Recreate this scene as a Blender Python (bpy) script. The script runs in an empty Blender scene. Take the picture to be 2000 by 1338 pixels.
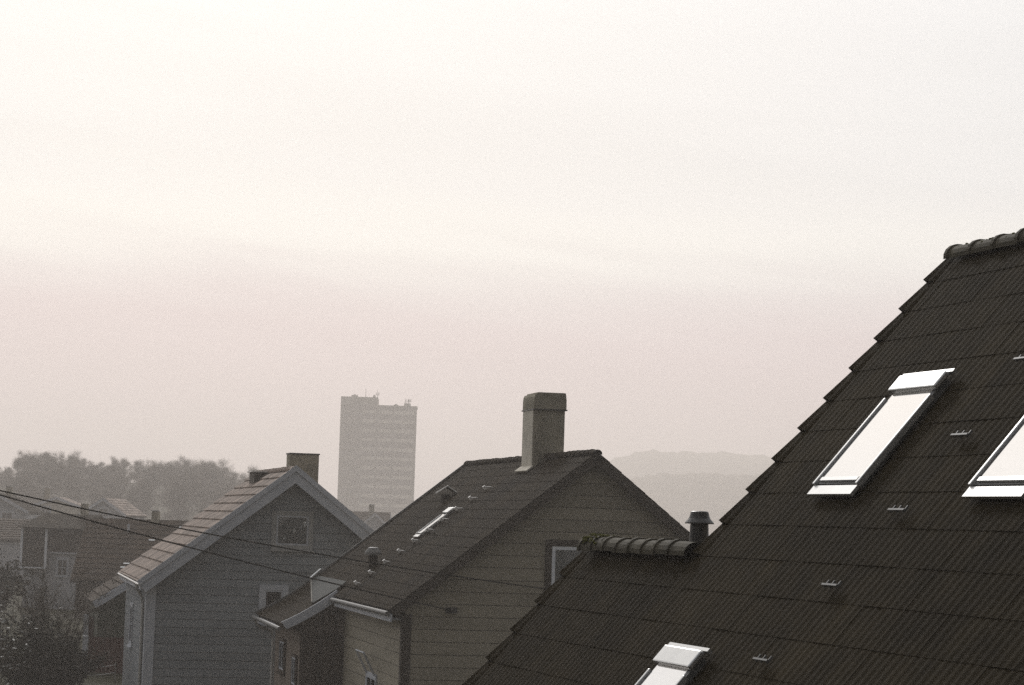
import bpy, math, random
from mathutils import Vector, Matrix
R = math.radians
rnd = random.Random(7)
sc = bpy.context.scene
COL = sc.collection

# ------------------------------------------------------------------ materials
MATS = {}
def mat(name, color, rough=0.8, metal=0.0, noise=None, bump=None, spec=0.3, tint=None, coat=0.0, stretch=None):
    """noise=(scale, amount); bump=(scale, strength); tint = per-face attribute strength"""
    m = bpy.data.materials.new(name); m.use_nodes = True
    nt = m.node_tree; N = nt.nodes; L = nt.links
    b = N['Principled BSDF']
    b.inputs['Roughness'].default_value = rough
    b.inputs['Metallic'].default_value = metal
    b.inputs['Specular IOR Level'].default_value = spec
    b.inputs['Coat Weight'].default_value = coat
    tc = N.new('ShaderNodeTexCoord'); src = tc.outputs['Object']
    if stretch:
        mp = N.new('ShaderNodeMapping'); mp.inputs['Scale'].default_value = stretch
        L.new(src, mp.inputs['Vector']); src = mp.outputs['Vector']
    rgb = N.new('ShaderNodeRGB'); rgb.outputs[0].default_value = (*color, 1)
    out = rgb.outputs[0]
    def mul(out, fac):
        mx = N.new('ShaderNodeMix'); mx.data_type = 'RGBA'; mx.blend_type = 'MULTIPLY'
        mx.inputs['Factor'].default_value = 1.0
        L.new(out, mx.inputs['A']); L.new(fac, mx.inputs['B']); return mx.outputs['Result']
    if noise:
        for sc_, am in ((noise[0], noise[1]), (noise[0] * 5.3, noise[1] * 0.6)):
            n = N.new('ShaderNodeTexNoise'); n.inputs['Scale'].default_value = sc_
            n.inputs['Detail'].default_value = 6; n.inputs['Roughness'].default_value = 0.65
            L.new(src, n.inputs['Vector'])
            mr = N.new('ShaderNodeMapRange')
            mr.inputs['From Min'].default_value = 0.3; mr.inputs['From Max'].default_value = 0.7
            mr.inputs['To Min'].default_value = 1 - am; mr.inputs['To Max'].default_value = 1 + am
            L.new(n.outputs['Fac'], mr.inputs['Value']); out = mul(out, mr.outputs['Result'])
    if tint:
        a = N.new('ShaderNodeAttribute'); a.attribute_name = 'tint'
        mr = N.new('ShaderNodeMapRange')
        mr.clamp = False; mr.inputs['To Min'].default_value = 1 - tint; mr.inputs['To Max'].default_value = 1 + tint
        L.new(a.outputs['Fac'], mr.inputs['Value']); out = mul(out, mr.outputs['Result'])
    L.new(out, b.inputs['Base Color'])
    if bump:
        n = N.new('ShaderNodeTexNoise'); n.inputs['Scale'].default_value = bump[0]; n.inputs['Detail'].default_value = 5
        L.new(src, n.inputs['Vector'])
        bp = N.new('ShaderNodeBump'); bp.inputs['Strength'].default_value = bump[1]; bp.inputs['Distance'].default_value = 0.02
        L.new(n.outputs['Fac'], bp.inputs['Height']); L.new(bp.outputs['Normal'], b.inputs['Normal'])
    MATS[name] = m
    return m

def glass_mat(name, tint=(1, 1, 1), rough=0.0, ior=1.5):
    m = bpy.data.materials.new(name); m.use_nodes = True
    nt = m.node_tree; N = nt.nodes; L = nt.links
    N.remove(N['Principled BSDF'])
    tr = N.new('ShaderNodeBsdfTransparent'); tr.inputs['Color'].default_value = (*tint, 1)
    gl = N.new('ShaderNodeBsdfGlossy'); gl.inputs['Roughness'].default_value = rough
    fr = N.new('ShaderNodeFresnel'); fr.inputs['IOR'].default_value = ior
    mx = N.new('ShaderNodeMixShader')
    L.new(fr.outputs[0], mx.inputs['Fac']); L.new(tr.outputs[0], mx.inputs[1]); L.new(gl.outputs[0], mx.inputs[2])
    L.new(mx.outputs[0], N['Material Output'].inputs['Surface'])
    MATS[name] = m
    return m

M_TILE   = mat('dark_roof_tile', (0.023, 0.0172, 0.0084), 0.9, noise=(0.55, 0.42), bump=(60, 0.2), tint=0.10, spec=0.03)
M_TILE2  = mat('black_brown_roof_tile', (0.021, 0.0150, 0.0075), 0.9, noise=(0.7, 0.4), bump=(40, 0.2), tint=0.12, spec=0.04)
M_TILE3  = mat('pale_weathered_tile', (0.27, 0.215, 0.18), 0.85, noise=(1.2, 0.42), bump=(40, 0.2), tint=0.3, spec=0.2)
M_TILER  = mat('rust_brown_roof_tile', (0.046, 0.030, 0.017), 0.85, noise=(0.8, 0.3), tint=0.15, spec=0.2)
M_RIDGE  = mat('mossy_ridge_tile', (0.060, 0.052, 0.034), 0.85, noise=(3.0, 0.4), bump=(50, 0.3), spec=0.2)
M_MOSS   = mat('moss', (0.075, 0.075, 0.020), 1.0, noise=(9, 0.4), bump=(80, 0.5), spec=0.05)
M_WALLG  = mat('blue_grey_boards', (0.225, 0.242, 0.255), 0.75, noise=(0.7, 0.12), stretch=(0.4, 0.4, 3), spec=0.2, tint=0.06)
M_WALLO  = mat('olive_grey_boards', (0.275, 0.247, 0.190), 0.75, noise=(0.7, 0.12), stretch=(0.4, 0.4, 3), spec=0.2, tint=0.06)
M_WALLB  = mat('brown_boards', (0.075, 0.058, 0.043), 0.8, noise=(1.2, 0.2), stretch=(3, 3, 0.5), spec=0.2)
M_WALLR  = mat('render_wall', (0.20, 0.165, 0.135), 0.9, noise=(1.1, 0.15), bump=(40, 0.2), spec=0.1)
M_TRIM   = mat('white_trim_paint', (0.46, 0.48, 0.52), 0.55, noise=(2, 0.08), spec=0.3)
M_CASE   = mat('weathered_casing', (0.31, 0.31, 0.30), 0.7, noise=(2, 0.1), spec=0.2)
M_TRIMD  = mat('dark_brown_trim', (0.055, 0.045, 0.034), 0.7, noise=(2, 0.15), spec=0.2)
M_BRICK  = mat('plastered_chimney', (0.28, 0.255, 0.195), 0.95, noise=(2.2, 0.34), bump=(30, 0.4), spec=0.1)
M_CHPALE = mat('lit_chimney_face_and_flashing', (0.58, 0.54, 0.46), 0.95, noise=(2.2, 0.15), bump=(30, 0.3), spec=0.1)  # pale tone paints the sunlit chimney side; also colours the flashing
M_ZINC   = mat('zinc_sheet', (0.42, 0.42, 0.41), 0.38, metal=0.75, noise=(4, 0.08), bump=(12, 0.06))
M_ALU    = mat('bright_aluminium', (0.62, 0.62, 0.61), 0.36, metal=0.85, noise=(5, 0.05))
M_DARKM  = mat('dark_painted_metal', (0.035, 0.033, 0.030), 0.45, noise=(5, 0.2), spec=0.4)
M_GUTTER = mat('grey_painted_gutter', (0.12, 0.118, 0.112), 0.55, noise=(4, 0.15), spec=0.3)
M_WHITE  = mat('fresh_white_paint', (0.74, 0.76, 0.80), 0.5, noise=(2, 0.05), spec=0.3)
M_GLINT  = mat('painted_sun_glint', (0.92, 0.90, 0.86), 0.5, metal=0.0, noise=(6, 0.05))  # matt white that paints sun glints on brackets and hood edges
M_LEAD   = mat('dull_lead_sheet', (0.050, 0.054, 0.052), 0.8, noise=(3, 0.2), spec=0.1)
M_RAIL   = mat('skylight_frame_grey', (0.13, 0.13, 0.125), 0.4, metal=0.3, noise=(6, 0.1))
M_BRIGHT  = mat('bright_white_sheet', (0.55, 0.54, 0.56), 0.9, noise=(1.5, 0.02), spec=0.1)  # white behind glass in place of sky reflection; also colours the hall roof
M_DARKIN = mat('dark_room_backing', (0.018, 0.017, 0.016), 0.9, noise=(3, 0.3))  # darkness of the unlit rooms is put into this colour
M_CURT   = mat('curtain_cloth', (0.36, 0.36, 0.36), 0.95, noise=(3, 0.1), stretch=(14, 14, 0.6))
M_GLASS  = glass_mat('window_glass', (0.93, 0.94, 0.94))
M_RED    = mat('dark_red_boards', (0.070, 0.022, 0.015), 0.8, noise=(2, 0.25), stretch=(5, 5, 0.5), spec=0.2)
M_GREEN  = mat('dark_green_boards', (0.055, 0.060, 0.042), 0.8, noise=(2, 0.2), stretch=(5, 5, 0.5), spec=0.2)
M_PALEW  = mat('pale_house_paint', (0.36, 0.37, 0.39), 0.8, noise=(0.8, 0.1), spec=0.2)
M_TOWER  = mat('tower_concrete', (0.12, 0.108, 0.072), 0.9, noise=(0.12, 0.10), spec=0.1)
M_TBAND  = mat('tower_balcony_front', (0.50, 0.46, 0.38), 0.8, noise=(0.3, 0.1), spec=0.1)
M_TWIN   = mat('tower_window_glass', (0.035, 0.022, 0.016), 0.5, noise=(0.4, 0.4), spec=0.1)
M_BARK   = mat('bark', (0.065, 0.052, 0.038), 0.95, noise=(4, 0.3), stretch=(3, 3, 0.6), bump=(30, 0.5), spec=0.1)
M_TWIG   = mat('winter_twigs', (0.062, 0.050, 0.032), 0.95, noise=(0.6, 0.3), spec=0.05)
M_LEAF   = mat('evergreen_leaf', (0.016, 0.017, 0.008), 0.8, noise=(1.2, 0.45), spec=0.05)
M_LEAFP  = mat('pale_leaf', (0.10, 0.10, 0.09), 0.6, noise=(3, 0.5), spec=0.3)
M_GROUND = mat('ground_grass', (0.040, 0.038, 0.022), 0.95, noise=(0.15, 0.4), bump=(4, 0.6), spec=0.05)
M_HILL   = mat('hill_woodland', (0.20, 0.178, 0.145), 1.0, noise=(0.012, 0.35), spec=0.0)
M_CABLE  = mat('cable_rubber', (0.020, 0.018, 0.015), 0.8, noise=(20, 0.2), spec=0.15)
M_WOODP  = mat('grey_post_wood', (0.16, 0.15, 0.13), 0.9, noise=(4, 0.25), stretch=(4, 4, 0.5))

# ------------------------------------------------------------------ mesh helper
class MB:
    def __init__(s): s.v = []; s.f = []; s.t = []
    def face(s, pts, tint=0.5):
        i = len(s.v); s.v += [tuple(p) for p in pts]; s.f.append(tuple(range(i, i + len(pts)))); s.t.append(tint)
    def box(s, a, b, tint=0.5):
        x0, x1 = sorted((a[0], b[0])); y0, y1 = sorted((a[1], b[1])); z0, z1 = sorted((a[2], b[2]))
        s.hexa([(x0, y0, z0), (x1, y0, z0), (x1, y1, z0), (x0, y1, z0), (x0, y0, z1), (x1, y0, z1), (x1, y1, z1), (x0, y1, z1)], tint)
    def hexa(s, p, tint=0.5):
        i = len(s.v); s.v += [tuple(q) for q in p]
        for f in ((3, 2, 1, 0), (4, 5, 6, 7), (0, 1, 5, 4), (1, 2, 6, 5), (2, 3, 7, 6), (3, 0, 4, 7)):
            s.f.append(tuple(i + k for k in f)); s.t.append(tint)
    def prism(s, poly, d, tint=0.5):
        """poly: list of 3d points, extruded by vector d"""
        n = len(poly); i = len(s.v); d = Vector(d)
        s.v += [tuple(p) for p in poly] + [tuple(Vector(p) + d) for p in poly]
        s.f.append(tuple(i + k for k in reversed(range(n)))); s.f.append(tuple(i + n + k for k in range(n))); s.t += [tint, tint]
        for k in range(n):
            j = (k + 1) % n; s.f.append((i + k, i + j, i + n + j, i + n + k)); s.t.append(tint)
    def tube(s, pts, rads, n=6, cap=True, tint=0.5):
        pts = [Vector(p) for p in pts]; base = len(s.v)
        for k, p in enumerate(pts):
            d = (pts[min(k + 1, len(pts) - 1)] - pts[max(k - 1, 0)]).normalized()
            a = d.orthogonal().normalized() if abs(d.z) > 0.95 else d.cross(Vector((0, 0, 1))).normalized()
            b = d.cross(a)
            r = rads[k] if isinstance(rads, (list, tuple)) else rads
            for q in range(n):
                w = 2 * math.pi * q / n; s.v.append(tuple(p + a * (r * math.cos(w)) + b * (r * math.sin(w))))
        for k in range(len(pts) - 1):
            for q in range(n):
                q2 = (q + 1) % n
                s.f.append((base + k * n + q, base + k * n + q2, base + (k + 1) * n + q2, base + (k + 1) * n + q)); s.t.append(tint)
        if cap:
            s.f.append(tuple(base + q for q in reversed(range(n)))); s.f.append(tuple(base + (len(pts) - 1) * n + q for q in range(n))); s.t += [tint, tint]
    def build(s, name, m, parent=None, label=None, smooth=False, bevel=0.0):
        me = bpy.data.meshes.new(name); me.from_pydata(s.v, [], s.f); me.materials.append(m)
        at = me.attributes.new('tint', 'FLOAT', 'FACE'); at.data.foreach_set('value', s.t)
        if smooth: me.polygons.foreach_set('use_smooth', [True] * len(me.polygons))
        me.update()
        o = bpy.data.objects.new(name, me); COL.objects.link(o)
        if parent: o.parent = parent
        if label: o['label'] = label
        if bevel:
            bm = o.modifiers.new('bevel', 'BEVEL'); bm.width = bevel; bm.segments = 2; bm.limit_method = 'ANGLE'
        return o

def tag(o, label, cat, group=None, kind=None):
    if label: o['label'] = label
    if cat: o['category'] = cat
    if group: o['group'] = group
    if kind: o['kind'] = kind
    return o
def thing(name, label, cat, loc, az=0.0, group=None):
    o = bpy.data.objects.new(name, None); COL.objects.link(o); o.empty_display_size = 0.3
    o.location = loc; o.rotation_euler = (0, 0, R(-az)); return tag(o, label, cat, group)

# ------------------------------------------------------------------ building helpers (local axes: x across the gable, y along the ridge, z up)
def tile_slope(mb, u0, w0, side, pitch, length, v0, v1, course=0.345, tw=0.30, amp=0.012, lift=0.045, samples=6, ribs=1, vlift=None, vmax=99.0, flare=0.0, flare_from=0.75, s_first=0.0, r=rnd):
    """rows of overlapping wave-profiled tiles running down from (u0,w0); side=-1 left, +1 right"""
    c, sn = math.cos(pitch), math.sin(pitch)
    def P(q, v, h):
        x = u0 + side * q * c + side * h * sn; z = w0 - q * sn + h * c
        if flare and q > length * flare_from: z += flare * ((q - length * flare_from) / (length * (1 - flare_from))) ** 2
        return (x, v, z)
    nt = max(1, int(round((v1 - v0) / tw))); tw = (v1 - v0) / nt
    q = s_first
    while q < length - 0.02:
        q1 = min(q + course, length)
        for k in range(nt):
            tint = r.random(); dz = r.uniform(-0.0015, 0.0015)
            base = len(mb.v); vl = bool(vlift) and k == nt - 1 and q < vmax
            for i in range(samples + 1):
                t = i / samples; lf = lift + (vlift - lift) * max(0.0, 2 * t - 1) if vl else lift; v = v0 + (k + t) * tw
                h = amp * math.cos(2 * math.pi * ribs * t)
                mb.v += [P(q - 0.02, v, h + dz), P(q1 + 0.015, v, h + lf + dz), P(q1 + 0.010, v, h + dz - 0.012)]
            for i in range(samples):
                a = base + 3 * i
                fs = [(a, a + 3, a + 4, a + 1), (a + 1, a + 4, a + 5, a + 2)]
                if side > 0: fs = [tuple(reversed(f)) for f in fs]
                mb.f += fs; mb.t += [tint, tint]
            for e in ((0,) if k == 0 else ()) + ((samples,) if k == nt - 1 else ()):
                a = base + 3 * e; mb.f.append((a, a + 1, a + 2)); mb.t.append(tint)
        q = q1
def slab(mb, u0, w0, side, pitch, length, v0, v1, thick=0.12, top=-0.015):
    c, sn = math.cos(pitch), math.sin(pitch)
    P = lambda q, v, h: (u0 + side * q * c + side * h * sn, v, w0 - q * sn + h * c)
    s0 = (thick - top) * math.tan(pitch) + 0.01
    mb.hexa([P(s0, v0, top - thick), P(length, v0, top - thick), P(length, v1, top - thick), P(s0, v1, top - thick),
             P(s0, v0, top), P(length, v0, top), P(length, v1, top), P(s0, v1, top)])
def slope_pt(u0, w0, side, pitch):
    c, sn = math.cos(pitch), math.sin(pitch)
    return lambda q, v, h: (u0 + side * q * c + side * h * sn, v, w0 - q * sn + h * c)
def slope_box(mb, P, q0, q1, v0, v1, h0, h1, tint=0.5):
    mb.hexa([P(q0, v0, h0), P(q1, v0, h0), P(q1, v1, h0), P(q0, v1, h0), P(q0, v0, h1), P(q1, v0, h1), P(q1, v1, h1), P(q0, v1, h1)], tint)

def boards_gable(mb, ul, ur, w_bot, apex_u, apex_w, tan, v, step=0.24, lap=0.022, out=-1, r=rnd):
    """lapped horizontal boards on a gable wall at y=v; outward = out*y"""
    w = w_bot
    while w < apex_w - 0.03:
        w1 = min(w + step, apex_w - 0.005)
        def lim(z):
            half = (apex_w - z) / tan
            return max(ul, apex_u - half), min(ur, apex_u + half)
        a0, b0 = lim(w); a1, b1 = lim(w1); t = r.random()
        yb = v + out * lap; yt = v + out * (lap - 0.006); g_ = w + 0.016
        fl = [(a0, yb, g_), (b0, yb, g_), (b1, yt, w1), (a1, yt, w1)]; gr = [(a0, v + out * 0.003, w), (b0, v + out * 0.003, w), (b0, v + out * 0.003, g_), (a0, v + out * 0.003, g_)]
        lp = [(a0, v + out * 0.003, g_), (b0, v + out * 0.003, g_), (b0, yb, g_), (a0, yb, g_)]; tp = [(a1, yt, w1), (b1, yt, w1), (b1, v + out * 0.003, w1), (a1, v + out * 0.003, w1)]
        cuts = [0.0] + sorted(r.uniform(0.08, 0.92) for _ in range(int(abs(b0 - a0) / 2.6))) + [1.0]
        for c0, c1 in zip(cuts, cuts[1:]):
            L_ = lambda p, q, c: tuple(p[i] + (q[i] - p[i]) * c for i in range(3))
            f_ = [L_(fl[0], fl[1], c0), L_(fl[0], fl[1], c1), L_(fl[3], fl[2], c1), L_(fl[3], fl[2], c0)]
            mb.face(f_ if out < 0 else f_[::-1], r.uniform(-0.4, 1.4))
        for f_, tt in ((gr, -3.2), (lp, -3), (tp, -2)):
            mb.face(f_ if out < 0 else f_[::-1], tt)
        w = w1
def boards_side(mb, u, v0, v1, w_bot, w_top, out=-1, step=0.24, lap=0.022, r=rnd):
    w = w_bot
    while w < w_top - 0.02:
        w1 = min(w + step, w_top); t = r.random()
        xb = u + out * lap; xt = u + out * (lap - 0.006); xi = u + out * 0.003; g_ = w + 0.016
        fl = [(xb, v1, g_), (xb, v0, g_), (xt, v0, w1), (xt, v1, w1)]; gr = [(xi, v1, w), (xi, v0, w), (xi, v0, g_), (xi, v1, g_)]
        lp = [(xi, v1, g_), (xi, v0, g_), (xb, v0, g_), (xb, v1, g_)]; tp = [(xt, v1, w1), (xt, v0, w1), (xi, v0, w1), (xi, v1, w1)]
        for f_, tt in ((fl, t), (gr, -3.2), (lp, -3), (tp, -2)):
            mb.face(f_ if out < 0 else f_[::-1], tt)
        w = w1
def gable_core(mb, ul, ur, w_bot, apex_u, apex_w, tan, v0, v1):
    wl = apex_w - tan * (apex_u - ul); wr = apex_w - tan * (ur - apex_u)
    mb.prism([(ul, v0, w_bot), (ur, v0, w_bot), (ur, v0, wr), (apex_u, v0, apex_w), (ul, v0, wl)], (0, v1 - v0, 0))

def window(parent, u0, u1, w0, w1, v, casing=0.10, m_case=None, curtains=None, bars=(0, 0), axis='y', out=-1, m_frame=None, sill=True, brightener_m=None, pane_brightener=0.0, name='window', label=None):
    """window > frame, glass, curtain, sill on a wall at y=v (axis 'y', u along x) or x=v (axis 'x', u along y)"""
    m_case = m_case or M_TRIM; m_frame = m_frame or M_TRIM
    def B(mb, a0, a1, d0, d1, z0, z1):
        if axis == 'y': mb.box((a0, v + out * d0, z0), (a1, v + out * d1, z1))
        else: mb.box((v + out * d0, a0, z0), (v + out * d1, a1, z1))
    mb = MB()
    B(mb, u0 - casing, u0, 0.0, 0.06, w0 - casing, w1 + casing); B(mb, u1, u1 + casing, 0.0, 0.06, w0 - casing, w1 + casing)
    B(mb, u0, u1, 0.0, 0.058, w1, w1 + casing); B(mb, u0, u1, 0.0, 0.058, w0 - casing, w0)
    W = mb.build(name, m_case, parent, label=label)
    mb = MB(); fr = 0.075 if m_frame is M_WHITE else 0.045
    B(mb, u0, u0 + fr, 0.02, 0.052, w0, w1); B(mb, u1 - fr, u1, 0.02, 0.052, w0, w1)
    B(mb, u0 + fr, u1 - fr, 0.02, 0.050, w1 - fr, w1); B(mb, u0 + fr, u1 - fr, 0.02, 0.050, w0, w0 + fr)
    for k in range(bars[0]):
        x = u0 + (u1 - u0) * (k + 1) / (bars[0] + 1); B(mb, x - 0.02, x + 0.02, 0.02, 0.048, w0 + fr, w1 - fr)
    for k in range(bars[1]):
        z = w0 + (w1 - w0) * (k + 1) / (bars[1] + 1); B(mb, u0 + fr, u1 - fr, 0.021, 0.046, z - 0.016, z + 0.016)
    mb.build('frame', m_frame, W)
    mb = MB(); B(mb, u0 + 0.01, u1 - 0.01, 0.024, 0.026, w0 + 0.01, w1 - 0.01); mb.build('dark_backing', M_DARKIN, W)  # flat dark sheet, no opening: paints the unlit room
    mb = MB(); B(mb, u0 + 0.02, u1 - 0.02, 0.038, 0.042, w0 + 0.02, w1 - 0.02); mb.build('pane', M_GLASS, W)
    if curtains:
        for s_ in (0, 1):
            mb = MB(); n = 14; wd = (u1 - u0) * curtains
            pts_t = []; pts_b = []
            for i in range(n + 1):
                t = i / n; d = 0.0355 + 0.0015 * math.sin(t * 24)
                gather = 1 - 0.45
                ut = (u0 + 0.03 + wd * t) if s_ == 0 else (u1 - 0.03 - wd * t)
                ub = (u0 + 0.03 + wd * t * gather) if s_ == 0 else (u1 - 0.03 - wd * t * gather)
                f = lambda a, z: (a, v + out * d, z) if axis == 'y' else (v + out * d, a, z)
                pts_t.append(f(ut, w1 - 0.05)); pts_b.append(f(ub, w0 + 0.05))
            for i in range(n): mb.face([pts_b[i], pts_b[i + 1], pts_t[i + 1], pts_t[i]])
            mb.build('curtain', M_CURT, W)
    if pane_brightener:
        mb = MB(); B(mb, u0 + 0.03, u1 - 0.03, 0.029, 0.033, w1 - (w1 - w0) * pane_brightener, w1 - 0.02); mb.build('pane_brightener', brightener_m or M_BRIGHT, W)  # sheet added behind the pane to brighten it
    if sill:
        mb = MB(); B(mb, u0 - casing - 0.03, u1 + casing + 0.03, 0.0, 0.12, w0 - casing - 0.045, w0 - casing - 0.002); mb.build('sill', m_case, W)
    return W

def ridge_tiles(parent, u, w, v0, v1, m, rad=0.14, n_each=0.36, name='ridge_tile', bumps=0):
    """half-round overlapping ridge tiles, each its own part"""
    n = max(1, int(round((v1 - v0) / n_each))); d = (v1 - v0) / n
    for k in range(n):
        mb = MB(); a = v0 + k * d - 0.03; b = v0 + (k + 1) * d + 0.02
        seg = 9; rows = []
        jz = rnd.uniform(-0.008, 0.008)
        for (v, rr) in ((a, rad * 0.94), (b - 0.05, rad * 1.02), (b - 0.045, rad * 1.16), (b, rad * 1.17), (b + 0.001, rad * 1.02)):
            row = []
            for i in range(seg + 1):
                t = math.pi * (i / seg) * 1.1 - math.pi * 0.05
                row.append((u + rr * math.cos(t) * 1.05, v, w + jz + rr * math.sin(t) * 0.95 - 0.05))
            rows.append(row)
        for r0, r1 in zip(rows, rows[1:]):
            for i in range(seg): mb.face([r0[i], r0[i + 1], r1[i + 1], r1[i]])
        o = mb.build(name, m, parent)
        o.data.polygons.foreach_set('use_smooth', [True] * len(o.data.polygons))

def chimney_shaft(parent, u0, u1, v0, v1, w0, w1, m, cap=None, m_cap=None, parts=()):
    mb = MB(); mb.box((u0, v0, w0), (u1, v1, w1))
    c = mb.build('chimney', m, parent, bevel=0.012)
    return c

def skylight(parent, P, q0, q1, v0, v1, pane_brightener=True, hood=0.13, label=None):
    """roof window on a slope: frame > pane, blind, hood, apron, side rails"""
    mb = MB(); h1 = 0.055
    slope_box(mb, P, q0, q1, v0, v0 + 0.035, 0.0, h1); slope_box(mb, P, q0, q1, v1 - 0.035, v1, 0.0, h1)
    slope_box(mb, P, q0, q0 + 0.06, v0 + 0.035, v1 - 0.035, 0.0, h1); slope_box(mb, P, q1 - 0.05, q1, v0 + 0.035, v1 - 0.035, 0.0, h1)
    S = mb.build('skylight', M_RAIL, parent, label=label)
    mb = MB(); slope_box(mb, P, q0 + 0.06, q1 - 0.05, v0 + 0.035, v1 - 0.035, 0.03, 0.045)
    mb.build('pane_brightener' if pane_brightener else 'dark_backing', M_BRIGHT if pane_brightener else M_DARKIN, S)  # white sheet added under the glass, brighter than the sky reflection alone
    mb = MB(); slope_box(mb, P, q0 + 0.06, q1 - 0.05, v0 + 0.035, v1 - 0.035, 0.060, 0.066); mb.build('pane', M_GLASS, S)
    mb = MB(); slope_box(mb, P, q0 - 0.03, q0 + hood, v0 - 0.025, v1 + 0.025, h1 + 0.003, h1 + 0.05)
    mb.build('hood', M_ALU, S, bevel=0.012)
    mb = MB(); slope_box(mb, P, q0 - 0.075, q0 - 0.045, v0 - 0.06, v1 + 0.06, 0.04, 0.075); mb.build('top_flashing', M_ALU, S)
    for a in (v0 - 0.03, v1 - 0.002):
        mb = MB(); slope_box(mb, P, q0 + hood + 0.06, q1 + 0.02, a, a + 0.032, 0.03, h1 + 0.028); mb.build('side_rail', M_ALU, S, bevel=0.006)
    mb = MB(); slope_box(mb, P, q1 - 0.055, q1 - 0.02, v0 + 0.04, v1 - 0.04, h1 + 0.002, h1 + 0.02); mb.build('bottom_rail', M_ALU, S)
    mb = MB(); slope_box(mb, P, q1 + 0.022, q1 + 0.11, v0 - 0.02, v1 + 0.02, 0.035, 0.062); mb.build('apron_flashing', M_ALU, S)
    return S

def vent_pipe(parent, x, y, z0, h, r, m=None, name='vent_pipe'):
    m = m or M_DARKM; t = z0 + h
    mb = MB(); mb.tube([(x, y, z0), (x, y, t - 0.04)], [r * 1.10, r * 0.86], 18)
    p = mb.build(name, m, parent)
    mb = MB()
    mb.tube([(x, y, t - 0.105), (x, y, t - 0.095), (x, y, t - 0.060), (x, y, t - 0.040), (x, y, t - 0.006), (x, y, t)],
            [r * 1.42, r * 1.42, r * 1.06, r * 0.96, r * 0.86, r * 0.7], 20)
    mb.build('vent_hat', m, p)
    return p

# ------------------------------------------------------------------ setting
def terrain(x, y):
    z = 0.0
    # wooded rise beyond the houses on the left
    d = max(0.0, (y - 285) / 190.0); d = min(d, 1.0); s = d * d * (3 - 2 * d)
    side = 1 / (1 + math.exp((x + 42 + (y - 430) * 0.10) / 8.0))
    z += 11.5 * s * side * (1.0 if y < 520 else math.exp(-((y - 520) / 160.0) ** 2))
    z += 0.12 * math.sin(x * 0.21) * math.cos(y * 0.17)
    return z
def build_ground():
    xs = [-2600, -1500, -800, -400, -240] + [i * 8 for i in range(-20, 21)] + [240, 400, 800, 1500, 2600]
    ys = [-2600, -1200, -500, -200, -100] + [i * 8 for i in range(-6, 70)] + [600, 700, 900, 1300, 1800, 2600]
    mb = MB(); idx = {}
    for j, y in enumerate(ys):
        for i, x in enumerate(xs):
            idx[i, j] = len(mb.v); mb.v.append((x, y, terrain(x, y)))
    for j in range(len(ys) - 1):
        for i in range(len(xs) - 1):
            mb.f.append((idx[i, j], idx[i + 1, j], idx[i + 1, j + 1], idx[i, j + 1])); mb.t.append(0.5)
    o = mb.build('ground', M_GROUND, smooth=True); tag(o, None, None, kind='structure')
build_ground()
def build_hill(name, y, x0, x1, prof, depth):
    mb = MB(); n = 420; rows = []; r2 = random.Random(5)
    r = random.Random(len(name) + int(y))
    ph = [r.uniform(0, 6.28) for _ in range(6)]
    def top(x):
        z = prof(x)
        for k, a in enumerate((3.0, 1.8, 1.0, 0.7, 0.4, 0.3)): z += a * math.sin(x / (90 / (k * 1.7 + 1)) + ph[k]) * (y / 2000)
        z += (y / 2000) * (1.1 * math.sin(x * 0.31 + 2) * math.sin(x * 0.113) + 0.7 * math.sin(x * 0.77) + r2.uniform(-0.5, 0.5))
        return max(z, 1.0)
    for j in range(13):
        t = j / 12; row = []
        for i in range(n + 1):
            x = x0 + (x1 - x0) * i / n
            s = math.sin(t * math.pi) ** 0.7
            row.append((x, y + depth * (t - 0.5), -0.5 + (top(x) + 0.5) * s))
        rows.append(row)
    for r0, r1 in zip(rows, rows[1:]):
        for i in range(n): mb.face([r0[i], r0[i + 1], r1[i + 1], r1[i]])
    o = mb.build(name, M_HILL); tag(o, None, None, kind='structure')
g = lambda x, c, w: math.exp(-((x - c) / w) ** 2)
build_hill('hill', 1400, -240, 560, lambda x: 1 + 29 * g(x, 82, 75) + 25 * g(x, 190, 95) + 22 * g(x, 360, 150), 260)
build_hill('far_hill', 2000, -500, 1200, lambda x: 2 + 53 * g(x, 115, 190) + 50 * g(x, 420, 240) + 50 * g(x, 800, 260), 420)

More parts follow.
